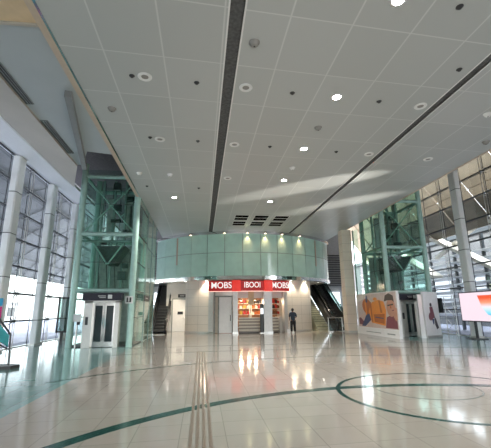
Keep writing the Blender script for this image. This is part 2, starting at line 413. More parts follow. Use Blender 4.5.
# lower curved stone wall with the shop opening
for i,(a0,a1) in enumerate(((-35.2,-21.5),(20.3,38))):
    struct(MB().arc(c,7.6,8.0,D(a0),D(a1),0,3.72,14).build('wall_shopfront_'+('left','right')[i],M['stone']))
    struct(MB().arc(c,7.58,8.03,D(a0),D(a1),0,.14,14).build('baseboard_'+('left','right')[i],M['satin']))
x,y,_=P(-35.2,7.9,0); struct(MB().box((x-.02,y+.05,0),(x+.2,36,3.72)).build('wall_core_left',M['stone']))
x,y,_=P(38,7.9,0); struct(MB().box((x-.15,y+.05,0),(x+.05,36,3.72)).build('wall_core_right',M['stone']))
# recessed wall with the white service door, left
struct(MB().box((-2.75,29.6,0),(-1.05,29.8,3.72)).build('wall_recess',M['plaster']))
struct(MB().box((-2.77,29.58,0),(-1.1,29.6,.1)).build('baseboard_recess',M['satin']))
d=struct(MB().box((-2.22,29.52,.02),(-1.2,29.6,2.45)).build('door_1',M['white']))
f=MB(); f.box((-2.29,29.5,0),(-2.22,29.6,2.52)); f.box((-2.29,29.5,2.45),(-1.13,29.6,2.52)); f.build('door_frame',M['shaftgrey'],d)
MB().tube((-1.32,29.44,1.05),(-1.32,29.52,1.05),.03).tube((-1.32,29.45,1.05),(-1.45,29.45,1.05),.02).build('door_handle',M['chrome'],d)
def plate(name,a,b,m,label,cat,group=None,marks=(),mm=None):
    o=MB().box(a,b).build(name,m,bevel=.005); tag(o,label,cat,group)
    if marks:
        k=MB()
        for p,q in marks: k.box(p,q)
        k.build('marking',mm or M['letter'],o)
    return o
plate('door_sign',(-1.84,29.49,1.30),(-1.42,29.52,1.52),M['signblack'],'small black plate fixed on the white service door','sign')
plate('wall_sign',(-2.66,29.57,1.30),(-2.38,29.6,1.52),M['signblack'],'small black plate on the wall left of the white service door','sign')
plate('wall_sign',(-1.85,29.55,2.60),(-1.22,29.6,2.86),M['signblack'],'black sign above the white service door','sign',None,[((-1.7,29.53,2.70),(-1.35,29.55,2.75))],M['offwhite'])

# ------------------------------------------------------------------ shop
struct(MB().arc(c,4.9,5.0,D(-34),D(36),0,3.5,16).build('wall_shop_back',mat('shop_back_wall',(.42,.20,.12),.6,noise=.2,scale=2)))
struct(MB().arc(c,5.0,7.6,D(-35),D(35),3.30,3.45,20).build('ceiling_shop',M['plaster']))
for a in (-35,34.5):
    p=P(a,7.6,0); q=P(a,5.05,0); struct(MB().bar((p[0],p[1],1.7),(q[0],q[1],1.7),.1,3.4).build('wall_shop_'+('left' if a<0 else 'right'),M['plaster']))
sg=empty('shop_sign',P(0,8.3,2.9),'long curved red shop fascia sign with white letters','sign')
MB().arc(c,8.0,8.3,D(-21),D(20.5),2.9,3.62,30).build('fascia',M['red'],sg)
for a0,a1 in ((-9.0,-4.9),(6.7,10.9)):
    MB().arc(c,8.3,8.4,D(a0),D(a1),2.88,3.66,5).build('sign_box',M['redb'],sg)
MB().arc(c,8.28,8.33,D(-21),D(20.5),2.86,2.9,30).build('light_strip',mat('sign_edge_light',(1,.8,.7),.4,noise=0,emis=(1,.6,.5),es=.5),sg)
def text(txt,ang,r,z,size,width,parent):
    cu=bpy.data.curves.new('lettering','FONT'); cu.body=txt; cu.size=size; cu.extrude=.015; cu.offset=.004; cu.align_x='CENTER'; cu.align_y='CENTER'
    t=bpy.data.objects.new('t',cu); col.objects.link(t); bpy.context.view_layer.update()
    dg=bpy.context.evaluated_depsgraph_get(); me=bpy.data.meshes.new_from_object(t.evaluated_get(dg)); bpy.data.objects.remove(t)
    w=max(v.co.x for v in me.vertices)-min(v.co.x for v in me.vertices); k=width/w
    pl=Vector(parent_loc(parent))
    for v in me.vertices:
        a=D(ang)+v.co.x*k/r
        rr=r+v.co.z
        v.co=Vector((c[0]+rr*math.sin(a),c[1]-rr*math.cos(a),z+v.co.y))-pl
    me.materials.clear(); me.materials.append(M['letter'])
    o=bpy.data.objects.new('lettering',me); col.objects.link(o); o.parent=parent; return o
text('MOBS',-14.4,8.33,3.29,.62,1.46,sg)
text('IBOOI',.8,8.33,3.31,.56,1.15,sg)
text('MOBS',15.3,8.33,3.29,.60,1.34,sg)
# shopfront uprights
ups=[(-20.2,.35,'steel shopfront upright at the left end of the red sign','upright'),(-7.6,.34,'polished steel upright between white shop door and main opening','upright'),(9.1,.62,'wide polished steel upright between the two lit shop openings','upright'),(19.2,.28,'steel shopfront upright at the right end of the red sign','upright')]
for a,w,l,mm in ups:
    da=w/8/2*180/PI
    o=tag(MB().arc(c,7.72,8.06,D(a-da),D(a+da),0,2.88,4).build('shopfront_post',M[mm]),l,'post','shopfront uprights')
    MB().arc(c,7.70,8.09,D(a-da-.2),D(a+da+.2),0,.12,4).build('base_plate',M['steel'],o)
# left bay: steel framed white door with side glass
d=struct(MB().arc(c,7.72,7.78,D(-16.3),D(-9.6),.02,2.5,4).build('door_2',M['white']))
f=MB(); f.arc(c,7.7,7.82,D(-16.9),D(-16.3),0,2.56,1); f.arc(c,7.7,7.82,D(-9.6),D(-9.1),0,2.56,1); f.arc(c,7.7,7.82,D(-18.8),D(-9.1),2.5,2.6,4); f.arc(c,7.7,7.82,D(-18.9),D(-18.5),0,2.9,1); f.build('door_frame',M['shaftgrey'],d)
p=P(-10.3,7.84,1.05); MB().tube((p[0],p[1],.85),(p[0],p[1],1.25),.025).build('door_handle',M['dark'],d)
struct(MB().arc(c,7.73,7.76,D(-18.5),D(-16.9),.02,2.5,2).build('window_15',mat('tan_side_panel',(.50,.45,.38),.3,noise=.1)))
struct(MB().arc(c,7.73,7.76,D(-18.7),D(-9.1),2.6,2.9,4).build('trim_20',M['satin']))
# header panels over the two openings
for i,(a0,a1) in enumerate(((-6.3,7.0),(11.2,18.3))):
    struct(MB().arc(c,7.7,7.75,D(a0),D(a1),2.42,2.9,5).build('trim_%d'%(21+i),M['plaster']))
tag(MB().arc(c,7.75,7.80,D(-.9),D(2.1),1.95,2.92,3).build('hanging_panel',M['wood']),'upright tan panel hanging over the middle of the main shop opening','panel')
# display counters with slatted fronts
def counter(a0,a1,label):
    p=P((a0+a1)/2,7.6,0); o=empty('shop_counter',p,label,'counter','slatted shop counters')
    MB().arc(c,7.0,7.55,D(a0),D(a1),.05,1.0,6).build('body',mat('counter_body',(.34,.30,.27),.5),o)
    MB().arc(c,6.95,7.66,D(a0),D(a1),1.0,1.05,6).build('countertop',M['offwhite'],o)
    for k in range(4): MB().arc(c,7.55,7.66,D(a0),D(a1),.16+k*.22,.25+k*.22,6).build('shelf_edge',M['cream'],o)
    MB().arc(c,7.05,7.5,D(a0+.2),D(a1-.2),0,.05,6).build('plinth',M['dark'],o)
counter(-5.9,5.6,'long slatted counter across the main shop opening')
counter(11.6,16.6,'short slatted counter across the right shop opening')
o=tag(MB().arc(c,7.0,7.6,D(17.0),D(19.0),0,1.05,3).build('end_cabinet',M['plaster']),'pale end cabinet beside the short slatted counter','cabinet')
MB().arc(c,6.97,7.63,D(16.9),D(19.1),1.05,1.09,3).build('worktop',M['offwhite'],o)
o=empty('service_post',P(6.0,7.9,0),'tall dark post standing at right end of the long shop counter','post')
q=P(6.0,7.9,0); MB().rbox((q[0]-.12,q[1]-.12,.04),(q[0]+.12,q[1]+.12,2.0),.04).build('body',M['dark'],o)
MB().rbox((q[0]-.2,q[1]-.2,0),(q[0]+.2,q[1]+.2,.04),.04).build('base',M['steel'],o)
MB().box((q[0]-.1,q[1]-.14,1.3),(q[0]+.1,q[1]-.12,1.7)).build('screen',mat('small_lit_screen',(.7,.7,.7),.3,noise=0,emis=(.8,.85,.9),es=.7),o)
# shelf racks at the back of the shop with goods on them
goods=[mat('goods_%s'%n,cc,.45,noise=.15,scale=9) for n,cc in (('red',(.45,.03,.03)),('orange',(.6,.17,.04)),('white',(.7,.68,.62)),('brown',(.16,.06,.03)),('yellow',(.62,.42,.06)),('black',(.03,.02,.025)))]
gn=['red','orange','white','brown','yellow','black']
pk=MB().box((-.11,-.09,0),(.11,.09,.22)); pk.box((-.05,-.03,.22),(.05,.03,.26))
def rack(a0,a1,rn,label):
    o=empty('shelf_rack',P((a0+a1)/2,5.3,0),label,'shelf rack')
    MB().arc(c,5.02,5.06,D(a0),D(a1),0,2.4,6).build('back_panel',mat('rack_back_'+rn.replace(' ','_'),(.5,.26,.14),.5,noise=.1),o)
    for z in (.3,.8,1.25,1.7,2.1): MB().arc(c,5.06,5.45,D(a0),D(a1),z-.03,z,6).build('shelf',M['offwhite'],o)
    for a in (a0,a1): MB().arc(c,5.02,5.45,D(a-.3),D(a+.3),0,2.4,1).build('side_panel',M['offwhite'],o)
    n=int((a1-a0)/2.6); cnt=0
    rows={1.25:'lowest visible',1.7:'middle',2.1:'top'}
    for z in (1.25,1.7,2.1):
        for k in range(n):
            a=a0+1.7+k*(a1-a0-2.6)/max(1,n-1)*.98
            q=P(a,5.27,z); mi=random.choice((0,0,1,2,3,3,4,5))
            key=mi
            if key not in protos: protos[key]=pk.build('product_pack',goods[mi]); ob=protos[key]
            else: ob=protos[key].copy(); col.objects.link(ob)
            ob.location=q; ob.rotation_euler=(0,0,D(a)); s_=.8+.5*random.random(); ob.scale=(.9,1,min(s_,1.25))
            tag(ob,'small %s pack on the %s shelf of the %s'%(gn[mi],rows[z],rn),'product','%s packs on %s shelf of %s'%(gn[mi],rows[z],rn))
protos={}
rack(-9,3.0,'left shop rack','left rack of small goods seen through the main shop opening')
rack(4.2,15.6,'centre shop rack','centre rack of small goods behind the long shop counter')
rack(18.5,32,'right shop rack','right rack of small goods behind the short shop counter')
# pendant lamps in the shop
for i,(a,l) in enumerate(((-4.5,'warm pendant lamp at the left of the main shop opening'),(.6,'warm pendant lamp in the middle of the main shop opening'),(4.6,'warm pendant lamp near the dark post in the shop'),(14.5,'warm pendant lamp in the right shop opening'))):
    q=P(a,6.6,2.25); o=empty('pendant_lamp',q,l,'lamp','warm pendant lamps in the shop')
    MB().lathe(q,[(.02,.22),(.06,.2),(.14,.02),(.135,.02),(.05,.18)],16).build('lamp_shade',M['tan'],o)
    MB().tube((q[0],q[1],2.47),(q[0],q[1],3.31),.012,6).build('cord',M['black'],o)
    MB().lathe(q,[(.0,.0),(.06,.02),(.08,.07),(.05,.13),(0,.16)],14).build('bulb',M['warmlamp'],o)
    L=bpy.data.lights.new('pendant_glow','POINT'); L.energy=18; L.color=(1,.72,.48); L.shadow_soft_size=.12
    lo=bpy.data.objects.new('pendant_glow',L); col.objects.link(lo); lo.location=(q[0],q[1],2.15)
# white security gate pedestals
for a,l in ((21.3,'slim white security pedestal beside the standing person'),):
    q=P(a,8.25,0); o=empty('security_pedestal',q,l,'security gate')
    MB().rbox((q[0]-.13,q[1]-.05,.06),(q[0]+.13,q[1]+.05,1.5),.045).build('panel',M['white'],o)
    MB().rbox((q[0]-.18,q[1]-.14,0),(q[0]+.18,q[1]+.14,.06),.04).build('base',M['steel'],o)

# ------------------------------------------------------------------ mezzanine warm lights and soffit downlights
def spot(loc,target,energy,color,size,blend=.6,soft=.06):
    L=bpy.data.lights.new('spot','SPOT'); L.energy=energy; L.color=color; L.spot_size=D(size); L.spot_blend=blend; L.shadow_soft_size=soft
    o=bpy.data.objects.new('spot',L); col.objects.link(o); o.location=loc
    o.rotation_euler=(Vector(target)-Vector(loc)).to_track_quat('-Z','Y').to_euler(); return o
wl=['%s small steel wall light on the rim of the green glass band'%s for s in ('leftmost','second from left','third from left','fourth from left','fifth from left','rightmost')]
for a,l in zip((-30.5,-12.7,-1.5,7.5,16.5,27.5),wl):
    q=P(a,8.56,7.08); o=empty('wall_light',q,l,'light','small lights on the green glass band')
    MB().lathe(q,[(.0,.1),(.07,.1),(.09,.04),(.09,-.06),(.075,-.06),(.07,0),(0,0)],14).build('housing',M['chrome'],o)
    MB().disc((q[0],q[1],q[2]-.055),.07,14,dz=.01).build('lens',M['warmlamp'],o)
    if a>-5: spot((q[0],q[1],q[2]-.1),P(a,8.4,4.2),40,(1,.6,.34),80,1.0)
sd=[(-46,8.0,'soffit downlight over the left escalator side'),(-36,7.9,'soffit downlight above the white service door wall'),(-22.6,8.2,'soffit downlight just left of the red sign'),(22.5,8.2,'soffit downlight just right of the red sign'),(33,8.2,'soffit downlight above the right stone wall'),(47,8.0,'soffit downlight over the right escalator side')]
for a,r,l in sd:
    q=P(a,r if abs(a)>40 or a==-36 else 8.18,3.70); o=empty('soffit_downlight',q,l,'light','downlights under the green glass band')
    MB().lathe(q,[(.06,-.005),(.1,-.012),(.1,.02)],16).build('trim_ring',M['offwhite'],o)
    MB().disc((q[0],q[1],q[2]-.004),.06,14,dz=.006).build('lens',M['lamp'],o)
    spot((q[0],q[1],q[2]-.05),(q[0],q[1],0),110 if a!=-36 else 160,(1,.86,.66),110)

# ------------------------------------------------------------------ beige pillars closing the side aisles
struct(MB().box((10.02,24.6,0),(10.72,25.3,7.2)).build('wall_pillar_right',M['stone2']))
struct(MB().box((-4.3,24.7,0),(-3.2,25.3,7.2)).build('wall_pillar_left',M['stone2']))
struct(MB().box((10.0,24.58,0),(10.74,25.32,.14)).build('baseboard_pillar',M['satin']))

# ------------------------------------------------------------------ escalators
def escalator(x0,x1,label,y0=25.9,y1=33.2,h=3.9):
    o=empty('escalator',((x0+x1)/2,y0,0),label,'escalator','escalators beside the shop')
    ya,yb=y0+1.2,y1-.6
    MB().hexa([(x0+.18,ya,-.0),(x1-.18,ya,0),(x1-.18,yb,h-.25),(x0+.18,yb,h-.25),(x0+.18,ya,.12),(x1-.18,ya,.12),(x1-.18,yb,h-.05),(x0+.18,yb,h-.05)]).build('truss',M['dark'],o)
    n=18; st=MB()
    for k in range(n):
        y=ya+(yb-ya)*k/n; z=h*k/n; st.box((x0+.2,y,max(0,z-.02)),(x1-.2,y+(yb-ya)/n,z+h/n))
    st.build('steps',M['dark'],o)
    MB().box((x0+.1,y0,0),(x1-.1,ya,.03)).build('landing_plate',M['steel'],o)
    for x in (x0+.09,x1-.09):
        MB().hexa([(x-.09,ya-.5,0),(x+.09,ya-.5,0),(x+.09,yb,h-.5),(x-.09,yb,h-.5),(x-.09,ya-.9,.30),(x+.09,ya-.9,.30),(x+.09,yb,h+.25),(x-.09,yb,h+.25)]).build('skirt',M['black'],o)
        MB().hexa([(x-.012,ya-.8,.3),(x+.012,ya-.8,.3),(x+.012,yb,h+.2),(x-.012,yb,h+.2),(x-.012,ya-.8,.95),(x+.012,ya-.8,.95),(x+.012,yb,h+.95),(x-.012,yb,h+.95)]).build('glass_balustrade',M['eglass'],o)
        pts=[(x,y0+.35,.25),(x,y0+.08,.45),(x,y0,.7),(x,y0+.1,.93),(x,ya-.6,1.0),(x,ya,1.05),(x,yb,h+.98),(x,y1,h+.98)]
        MB().path(pts,.055,8).build('handrail',M['black'],o)
    return o
escalator(-3.55,-2.35,'dark escalator rising beside the white service door on the left')
escalator(9.75,10.95,'dark escalator with glass sides rising right of the shop')
# stairs next to the right escalator
o=empty('staircase',(9.2,26.6,0),'pale greenish staircase between the stone wall and right escalator','stairs')
st=MB(); n=20
for k in range(n): st.box((8.75,27.2+k*.3,0),(9.65,27.2+(k+1)*.3,.17*(k+1)))
st.build('steps',mat('stair_granite',(.36,.37,.28),.5,noise=.15),o)
m=MB()
for k in range(n): m.box((8.75,27.19+k*.3,.17*(k+1)-.03),(9.65,27.22+k*.3,.17*(k+1)))
m.build('nosing',M['dark'],o)
MB().path([(9.6,26.9,1.0),(9.6,27.2,1.05),(9.6,33,4.4)],.05,8).build('handrail',M['black'],o)
MB().hexa([(9.58,27.2,.3),(9.62,27.2,.3),(9.62,33,3.6),(9.58,33,3.6),(9.58,27.2,.95),(9.62,27.2,.95),(9.62,33,4.3),(9.58,33,4.3)]).build('balustrade',M['black'],o)
# glass barrier in front of the escalator
o=empty('glass_barrier',(10.0,25.5,0),'low glass barrier with steel rail in front of the right escalator','barrier')
MB().box((8.95,25.49,.1),(9.98,25.51,.95)).build('glass_panel',M['eglass'],o)
MB().tube((8.9,25.5,1.0),(10.0,25.5,1.0),.035).build('handrail',M['chrome'],o)
for x in (8.95,9.95): MB().tube((x,25.5,0),(x,25.5,1.0),.03).build('post',M['steel'],o)

# ------------------------------------------------------------------ glass lift towers
def lift(xa,xb,yf,yb,label,ztop,door_x,mirror):
    """xa..xb width of the shaft, yf front, yb back"""
    o=empty('lift_tower',((xa+xb)/2,(yf+yb)/2,0),label,'lift')
    r=.15
    for x in (xa,xb):
        for y in (yf,yb):
            MB().tube((x,y,0),(x,y,ztop),r,16).build('post',M['teal_lt'],o)
    zb=[2.55,5.28,8.25]
    for z in zb:
        m=MB()
        for y in (yf,yb): m.tube((xa,y,z),(xb,y,z),.10,12)
        for x in (xa,xb): m.tube((x,yf,z),(x,yb,z),.08,10)
        m.build('ring_beam',M['teal_lt'],o)
    m=MB(); m.tube((xa,yf+.15,4.95),(xb,yf+.15,4.95),.06,8)
    m.build('tie_beam',M['teal'],o)
    # bracing
    for y,za,zc in ((yf+.25,5.4,8.2),(yb-.1,5.4,8.2),(yb-.1,2.6,5.2)):
        MB().tube((xa+.1,y,za),(xb-.1,y,zc),.035,8).build('brace',M['teal_lt'],o)
        MB().tube((xb-.1,y+.05,za),(xa+.1,y+.05,zc),.035,8).build('brace',M['teal_lt'],o)
    xm=(xa+xb)/2; w=(xb-xa)/2
    for s in (-1,1): MB().tube((xm+s*w*.55,yf+.3,4.9),(xm+.02*s,yf+.3,3.85),.04,8).build('brace',M['teal_lt'],o)
    # guide rails, counterweights, machinery, rear lining
    for x in (xa+.45,xm-.25,xm+.35,xb-.4): MB().box((x-.05,yb-.75,0),(x+.05,yb-.6,ztop-.2)).build('guide_rail',M['teal'],o)
    for x,z0,z1 in ((xm-.62,5.6,7.7),(xm+.28,5.5,8.0),(xb-.75,5.7,7.4)): MB().box((x,yb-.6,z0),(x+.42,yb-.45,z1)).build('counterweight',M['cw'],o)
    MB().hexa([(xm-.2,yf+.6,3.9),(xm+.2,yf+.6,3.9),(xm+.2,yb-.8,3.9),(xm-.2,yb-.8,3.9),(xm-.75,yf+.6,4.8),(xm+.75,yf+.6,4.8),(xm+.75,yb-.8,4.8),(xm-.75,yb-.8,4.8)]).build('car_hopper',M['shaftdark'],o)
    m=MB()
    for k in range(9):
        x=xa+.3+random.random()*(xb-xa-.9); z=3.2+k*.62; m.box((x,yb-.9,z),(x+.18+random.random()*.35,yb-.65,z+.14+random.random()*.3))
    m.build('machinery',M['shaftdark'],o)
    m=MB()
    for k in range(5):
        x=xa+.5+k*(xb-xa-1)/4; m.path([(x,yb-.5,ztop-.3),(x+.05,yb-.5,6),(x-.1,yb-.5,4.2),(x+.06,yb-.5,2.7)],.018,6)
    m.build('cable',M['black'],o)
    MB().box((xa+.2,yb-.3,0),(xb-.2,yb-.22,5.0)).build('rear_lining',M['cw'],o)
    # glass skins
    g=MB(); g.box((xa+.1,yf-.03,2.6),(xb-.1,yf-.01,ztop-.3)); g.build('front_glass',M['gglass'],o)
    for x in (xa-.16 ,xb+.16): MB().box((x-.012,yf+.05,.05),(x+.012,yb,ztop-.3)).build('side_glass',M['gglass'],o)
    MB().box((xa+.1,yb+.1,.05),(xb-.1,yb+.12,ztop-.3)).build('rear_glass',M['gglass'],o)
    for z in (1.3,2.55,3.9,5.28,6.8):
        MB().box((xa-.19,yf,z-.012),(xa-.13,yb,z+.012)).build('glazing_joint',M['dark'],o); MB().box((xb+.13,yf,z-.012),(xb+.19,yb,z+.012)).build('glazing_joint',M['dark'],o)
        if z>2: MB().box((xa,yf-.04,z-.012),(xb,yf,z+.012)).build('glazing_joint',M['dark'],o)
    MB().box((xa-.15,yf+.05,0),(xb+.15,yb,.05)).build('plinth',M['dark'],o)
    # door portal
    dl,dr=door_x; y0=yf-.35
    p=MB().box((dl,y0,0),(dl+.38,yf+.1,2.06)).box((dr-.2,y0,0),(dr,yf+.1,2.06)).box((dl,y0,1.98),(dr,yf+.1,2.08)).build('door_portal',M['satin'],o)
    a0,a1=dl+.38,dr-.2; mid=(a0+a1)/2
    for s,(q0,q1) in enumerate(((a0,mid),(mid,a1))):
        dd=MB().box((q0+.01,y0+.16,.02),(q1-.01,y0+.2,1.98)).build('door',M['chrome'],p)
        MB().box((q0+.09,y0+.15,.25),(q1-.09,y0+.21,1.85)).build('door_glass',mat('dark_lift_glass',(.03,.045,.05),.08,noise=.1),o if False else p)
    hs=MB().box((dl-.08,y0-.08,2.08),(dr+.08,yf+.1,2.42)).build('header_sign',M['signblue'],p)
    k=MB(); hw=dr-dl
    k.box((dl+hw*.66,y0-.09,2.16),(dl+hw*.78,y0-.08,2.34)); k.box((dl+hw*.38,y0-.09,2.27),(dl+hw*.6,y0-.08,2.30)); k.box((dl+hw*.42,y0-.09,2.20),(dl+hw*.6,y0-.08,2.225))
    k.build('sign_marking',M['offwhite'],p)
    cp=MB().box((dl+.1,y0-.02,1.0),(dl+.22,y0,1.35)).build('call_panel',M['dark'],p)
    return o
lift(-5.95,-3.30,18.0,20.6,'green glass lift tower left of the hall with steel door portal',8.9,(-5.32,-3.75),0)
lift(11.1,13.72,20.7,23.6,'green glass lift shaft on the right behind the advertising boards',9.6,(11.52,12.80),1)
# tall glass screen running back from the left tower
o=empty('glass_screen',(-3.12,22.6,0),'tall green glass screen running back from the left lift tower','glass screen')
MB().box((-3.13,20.75,.05),(-3.11,24.6,7.1)).build('glass_panel',M['gglass'],o)
m=MB()
for y in (20.75,22.7,24.6): m.box((-3.15,y-.02,0),(-3.09,y+.02,7.15))
for z in (2.55,5.1): m.box((-3.14,20.75,z-.012),(-3.10,24.6,z+.012))
m.build('frame',M['teal'],o)
MB().path([(-3.22,20.8,.95),(-3.22,24.5,.95)],.03,8).build('handrail',M['dark'],o)
o=empty('glass_screen',(10.84,24,0),'green glass screen between right lift shaft and beige pillar','glass screen')
MB().box((10.83,23.75,.05),(10.85,24.6,7.1)).build('glass_panel',M['gglass'],o)
MB().box((10.80,24.52,0),(10.88,24.6,7.15)).build('frame',M['teal_lt'],o)
# small signs round the left lift
plate('lift_sign',(-3.55,17.76,1.94),(-3.20,17.80,2.28),M['offwhite'],'small white square pictogram sign on the left lift tower post','sign',None,[((-3.48,17.745,2.0),(-3.40,17.76,2.22)),((-3.35,17.745,2.0),(-3.27,17.76,2.22)),((-3.48,17.745,2.0),(-3.27,17.76,2.03))],M['black'])
plate('direction_sign',(-3.08,20.3,2.12),(-3.04,22.2,2.42),M['signblack'],'long black direction sign on the glass screen behind the left lift','sign',None,[((-3.04,20.7,2.25),(-3.03,21.4,2.30))],M['offwhite'])
o=empty('help_point',(-5.5,17.55,0),'white help point box on a slim pole left of the lift door','help point')
MB().tube((-5.52,17.5,0),(-5.52,17.5,1.2),.03).build('pole',M['steel'],o)
MB().box((-5.68,17.42,1.15),(-5.36,17.56,1.48)).build('box',M['white'],o,bevel=.01)
MB().box((-5.50,17.40,1.02),(-5.38,17.5,1.15)).build('handset',M['black'],o)
o=empty('display_frame',(-7.3,20.3,0),'black upright frame standing between window columns and left lift','stand')
for x in (-7.38,-6.85): MB().box((x-.04,20.28,.55),(x+.04,20.34,2.3)).build('upright',M['black'],o)
for z in (.55,2.26): MB().box((-7.42,20.28,z),(-6.81,20.34,z+.08)).build('crossbar',M['black'],o)
MB().box((-7.34,20.30,.63),(-6.89,20.32,2.26)).build('pane',M['eglass'],o)
MB().box((-7.15,20.2,0),(-7.08,20.42,.55)).build('foot',M['black'],o)

# ------------------------------------------------------------------ ceiling fixtures
ordw=['nearest','second','third','fourth','fifth','sixth']
def fixture(name,loc,kind,label,cat,grp):
    q=loc; o=empty(name,q,label,cat,grp)
    x,y,z=q
    if kind=='lit':
        MB().lathe(q,[(.10,-.004),(.15,-.014),(.15,.01)],24).build('trim_ring',M['offwhite'],o)
        MB().disc((x,y,z-.006),.11,24,dz=.008).build('lens',M['lamp'],o)
        spot((x,y,z-.05),(x,y,0),480,(1,.94,.85),125,.5,.1)
    elif kind=='ring':
        MB().lathe(q,[(.085,-.01),(.11,-.03),(.16,-.03),(.175,-.01),(.175,.005)],28).build('trim_ring',M['offwhite'],o)
        MB().disc((x,y,z-.012),.09,20,dz=.012).build('grille',M['detector'],o)
    elif kind=='dot':
        MB().lathe(q,[(.0,-.05),(.03,-.05),(.055,-.012),(.07,-.008),(.07,.02),(0,.02)],14).build('body',M['dark'],o)
    else:
        MB().lathe(q,[(.0,-.10),(.05,-.10),(.085,-.07),(.095,-.02),(.12,-.015),(.12,.005)],18).build('body',M['detector'] if kind=='det' else M['offwhite'],o)
        MB().disc((x,y,z-.105),.02,10,dz=.006).build('indicator',M['dark'],o)
for k,y in enumerate((5.19,8.36,11.6,14.83,18.08)): fixture('downlight',(3.55,y,CZ),'lit','%s lit downlight from the camera in the bright row along the ceiling middle'%ordw[k],'downlight','lit downlights in the middle row')
fixture('downlight',(-1.47,17.84,CZ),'lit','lone lit downlight on the left ceiling strip near the lift tower','downlight','lit downlights')
for X,ys,where in ((-1.48,(8.0,11.34),'left ceiling strip'),(1.04,(8.18,11.49,14.79),'strip right of the left dark slot'),(6.09,(8.53,11.79),'strip left of the right dark slot'),(8.59,(12.01,),'far right ceiling strip')):
    for k,y in enumerate(ys): fixture('ceiling_speaker',(X,y,CZ),'ring','%s white ring speaker from the camera on the %s'%(ordw[k],where),'speaker','white ring ceiling speakers')
for X,ys,where in ((-1.79,(8.0,11.25),'beside a ring speaker on the left strip'),(-.22,(8.11,11.36,16.23),'left of the left dark slot'),(2.3,(8.29,11.54),'between ring speakers and lit row'),(4.8,(5.2,8.43,11.72),'right of the lit row'),(6.08,(6.92,),'left of the right dark slot')):
    for k,y in enumerate(ys): fixture('sprinkler_head',(X,y,CZ),'dot','%s small dark sprinkler from the camera %s'%(ordw[k],where),'sprinkler','small dark ceiling sprinklers')
fixture('sprinkler_head',(-2.59,16.17,CZ),'dot','small dark ceiling sprinkler closest to the left lift tower','sprinkler','small dark ceiling sprinklers')
for x,y,k,l in ((-2.62,9.56,'det','grey smoke detector near the tan edge of the left ceiling'),(-2.67,14.53,'cam','white dome detector on the ceiling just in front of the left lift'),(-1.42,14.58,'cam','white dome detector on the left ceiling in front of the lone lit downlight'),(1.03,6.56,'det','grey smoke detector close to the left dark slot, nearest the camera'),(3.57,10.03,'det','grey smoke detector between second and third lit downlights'),(3.57,13.36,'cam','white dome detector between third and fourth lit downlights'),(9.7,10.42,'det','grey smoke detector near the right ceiling edge'),(8.34,8.72,'cam','white dome detector right of the right dark slot')):
    fixture('smoke_detector',(x,y,CZ),k,l,'smoke detector','ceiling detectors')
vx=((1.95,2.82,'left'),(3.15,4.05,'middle'),(4.42,5.32,'right'))
for x0,x1,w in vx:
    for y0,y1,v in ((21.0,22.2,'front'),(22.6,23.7,'rear')):
        o=empty('ceiling_vent',((x0+x1)/2,(y0+y1)/2,CZ),'%s dark slotted air vent of the %s pair before the glass band'%(v,w),'vent','dark ceiling vents')
        MB().box((x0,y0,CZ-.012),(x1,y1,CZ-.002)).build('frame',M['offwhite'],o)
        MB().box((x0+.03,y0+.03,CZ-.016),(x1-.03,(y0+y1)/2-.06,CZ-.012)).build('slot',M['vent'],o)
        MB().box((x0+.03,(y0+y1)/2+.06,CZ-.016),(x1-.03,y1-.03,CZ-.012)).build('slot',M['vent'],o)
for y0,y1,l in ((7.0,9.6,'nearer dark slot air diffuser in the grey left soffit'),(10.5,12.85,'farther dark slot air diffuser in the grey left soffit')):
    o=empty('slot_diffuser',(-4.85,(y0+y1)/2,CZ),l,'vent','soffit slot diffusers')
    MB().box((-4.93,y0,CZ+.005),(-4.72,y1,CZ+.03)).build('frame',M['shaftgrey'],o)
    for x in (-4.895,-4.82,-4.755): MB().box((x-.02,y0+.03,CZ-.002),(x+.02,y1-.03,CZ+.006)).build('slot',M['black'],o)

# ------------------------------------------------------------------ advertising boards and screen (right)
def quad_board(name,A,B,h,th):
    """local frame of an upright board from floor point A to B"""
    d=Vector((B[0]-A[0],B[1]-A[1],0)); L=d.length; d.normalize(); nrm=Vector((d.y,-d.x,0))
    return Vector((A[0],A[1],0)),d,nrm,L
class Board:
    def __init__(s,A,B): s.o,s.d,s.n,s.L=quad_board('',A,B,0,0)
    def pt(s,u,z,k): return s.o+s.d*u+s.n*k+Vector((0,0,z))
    def box(s,mb,u0,u1,z0,z1,k0,k1,mi=0):
        p=s.pt; return mb.hexa([p(u0,z0,k1),p(u1,z0,k1),p(u1,z0,k0),p(u0,z0,k0),p(u0,z1,k1),p(u1,z1,k1),p(u1,z1,k0),p(u0,z1,k0)],mi)
    def poly(s,mb,pts,k0,k1,mi=0):
        n=len(pts); vs=[s.pt(u,z,k0) for u,z in pts]+[s.pt(u,z,k1) for u,z in pts]
        return mb.add(vs,[tuple(range(n,2*n)),tuple(range(n-1,-1,-1))]+[(i,(i+1)%n,n+(i+1)%n,n+i) for i in range(n)],mi)
def blob(cx,cz,rx,rz,n=18,rot=0):
    return [(cx+rx*math.cos(2*PI*i/n)*math.cos(rot)-rz*math.sin(2*PI*i/n)*math.sin(rot),cz+rx*math.cos(2*PI*i/n)*math.sin(rot)+rz*math.sin(2*PI*i/n)*math.cos(rot)) for i in range(n)]
pm=lambda n,cc: mat('print_'+n,cc,.35,noise=.08,scale=5)
PM=[pm('grey_pink',(.60,.52,.50)),pm('orange',(.78,.27,.03)),pm('dark_orange',(.45,.12,.015)),pm('navy',(.035,.06,.16)),pm('skin',(.52,.27,.19)),pm('hair',(.025,.016,.016)),pm('pale_trousers',(.66,.52,.47)),pm('maroon',(.20,.05,.07)),pm('cream',(.75,.72,.68))]
B=Board((10.66,24.4),(10.62,19.0)); L=B.L
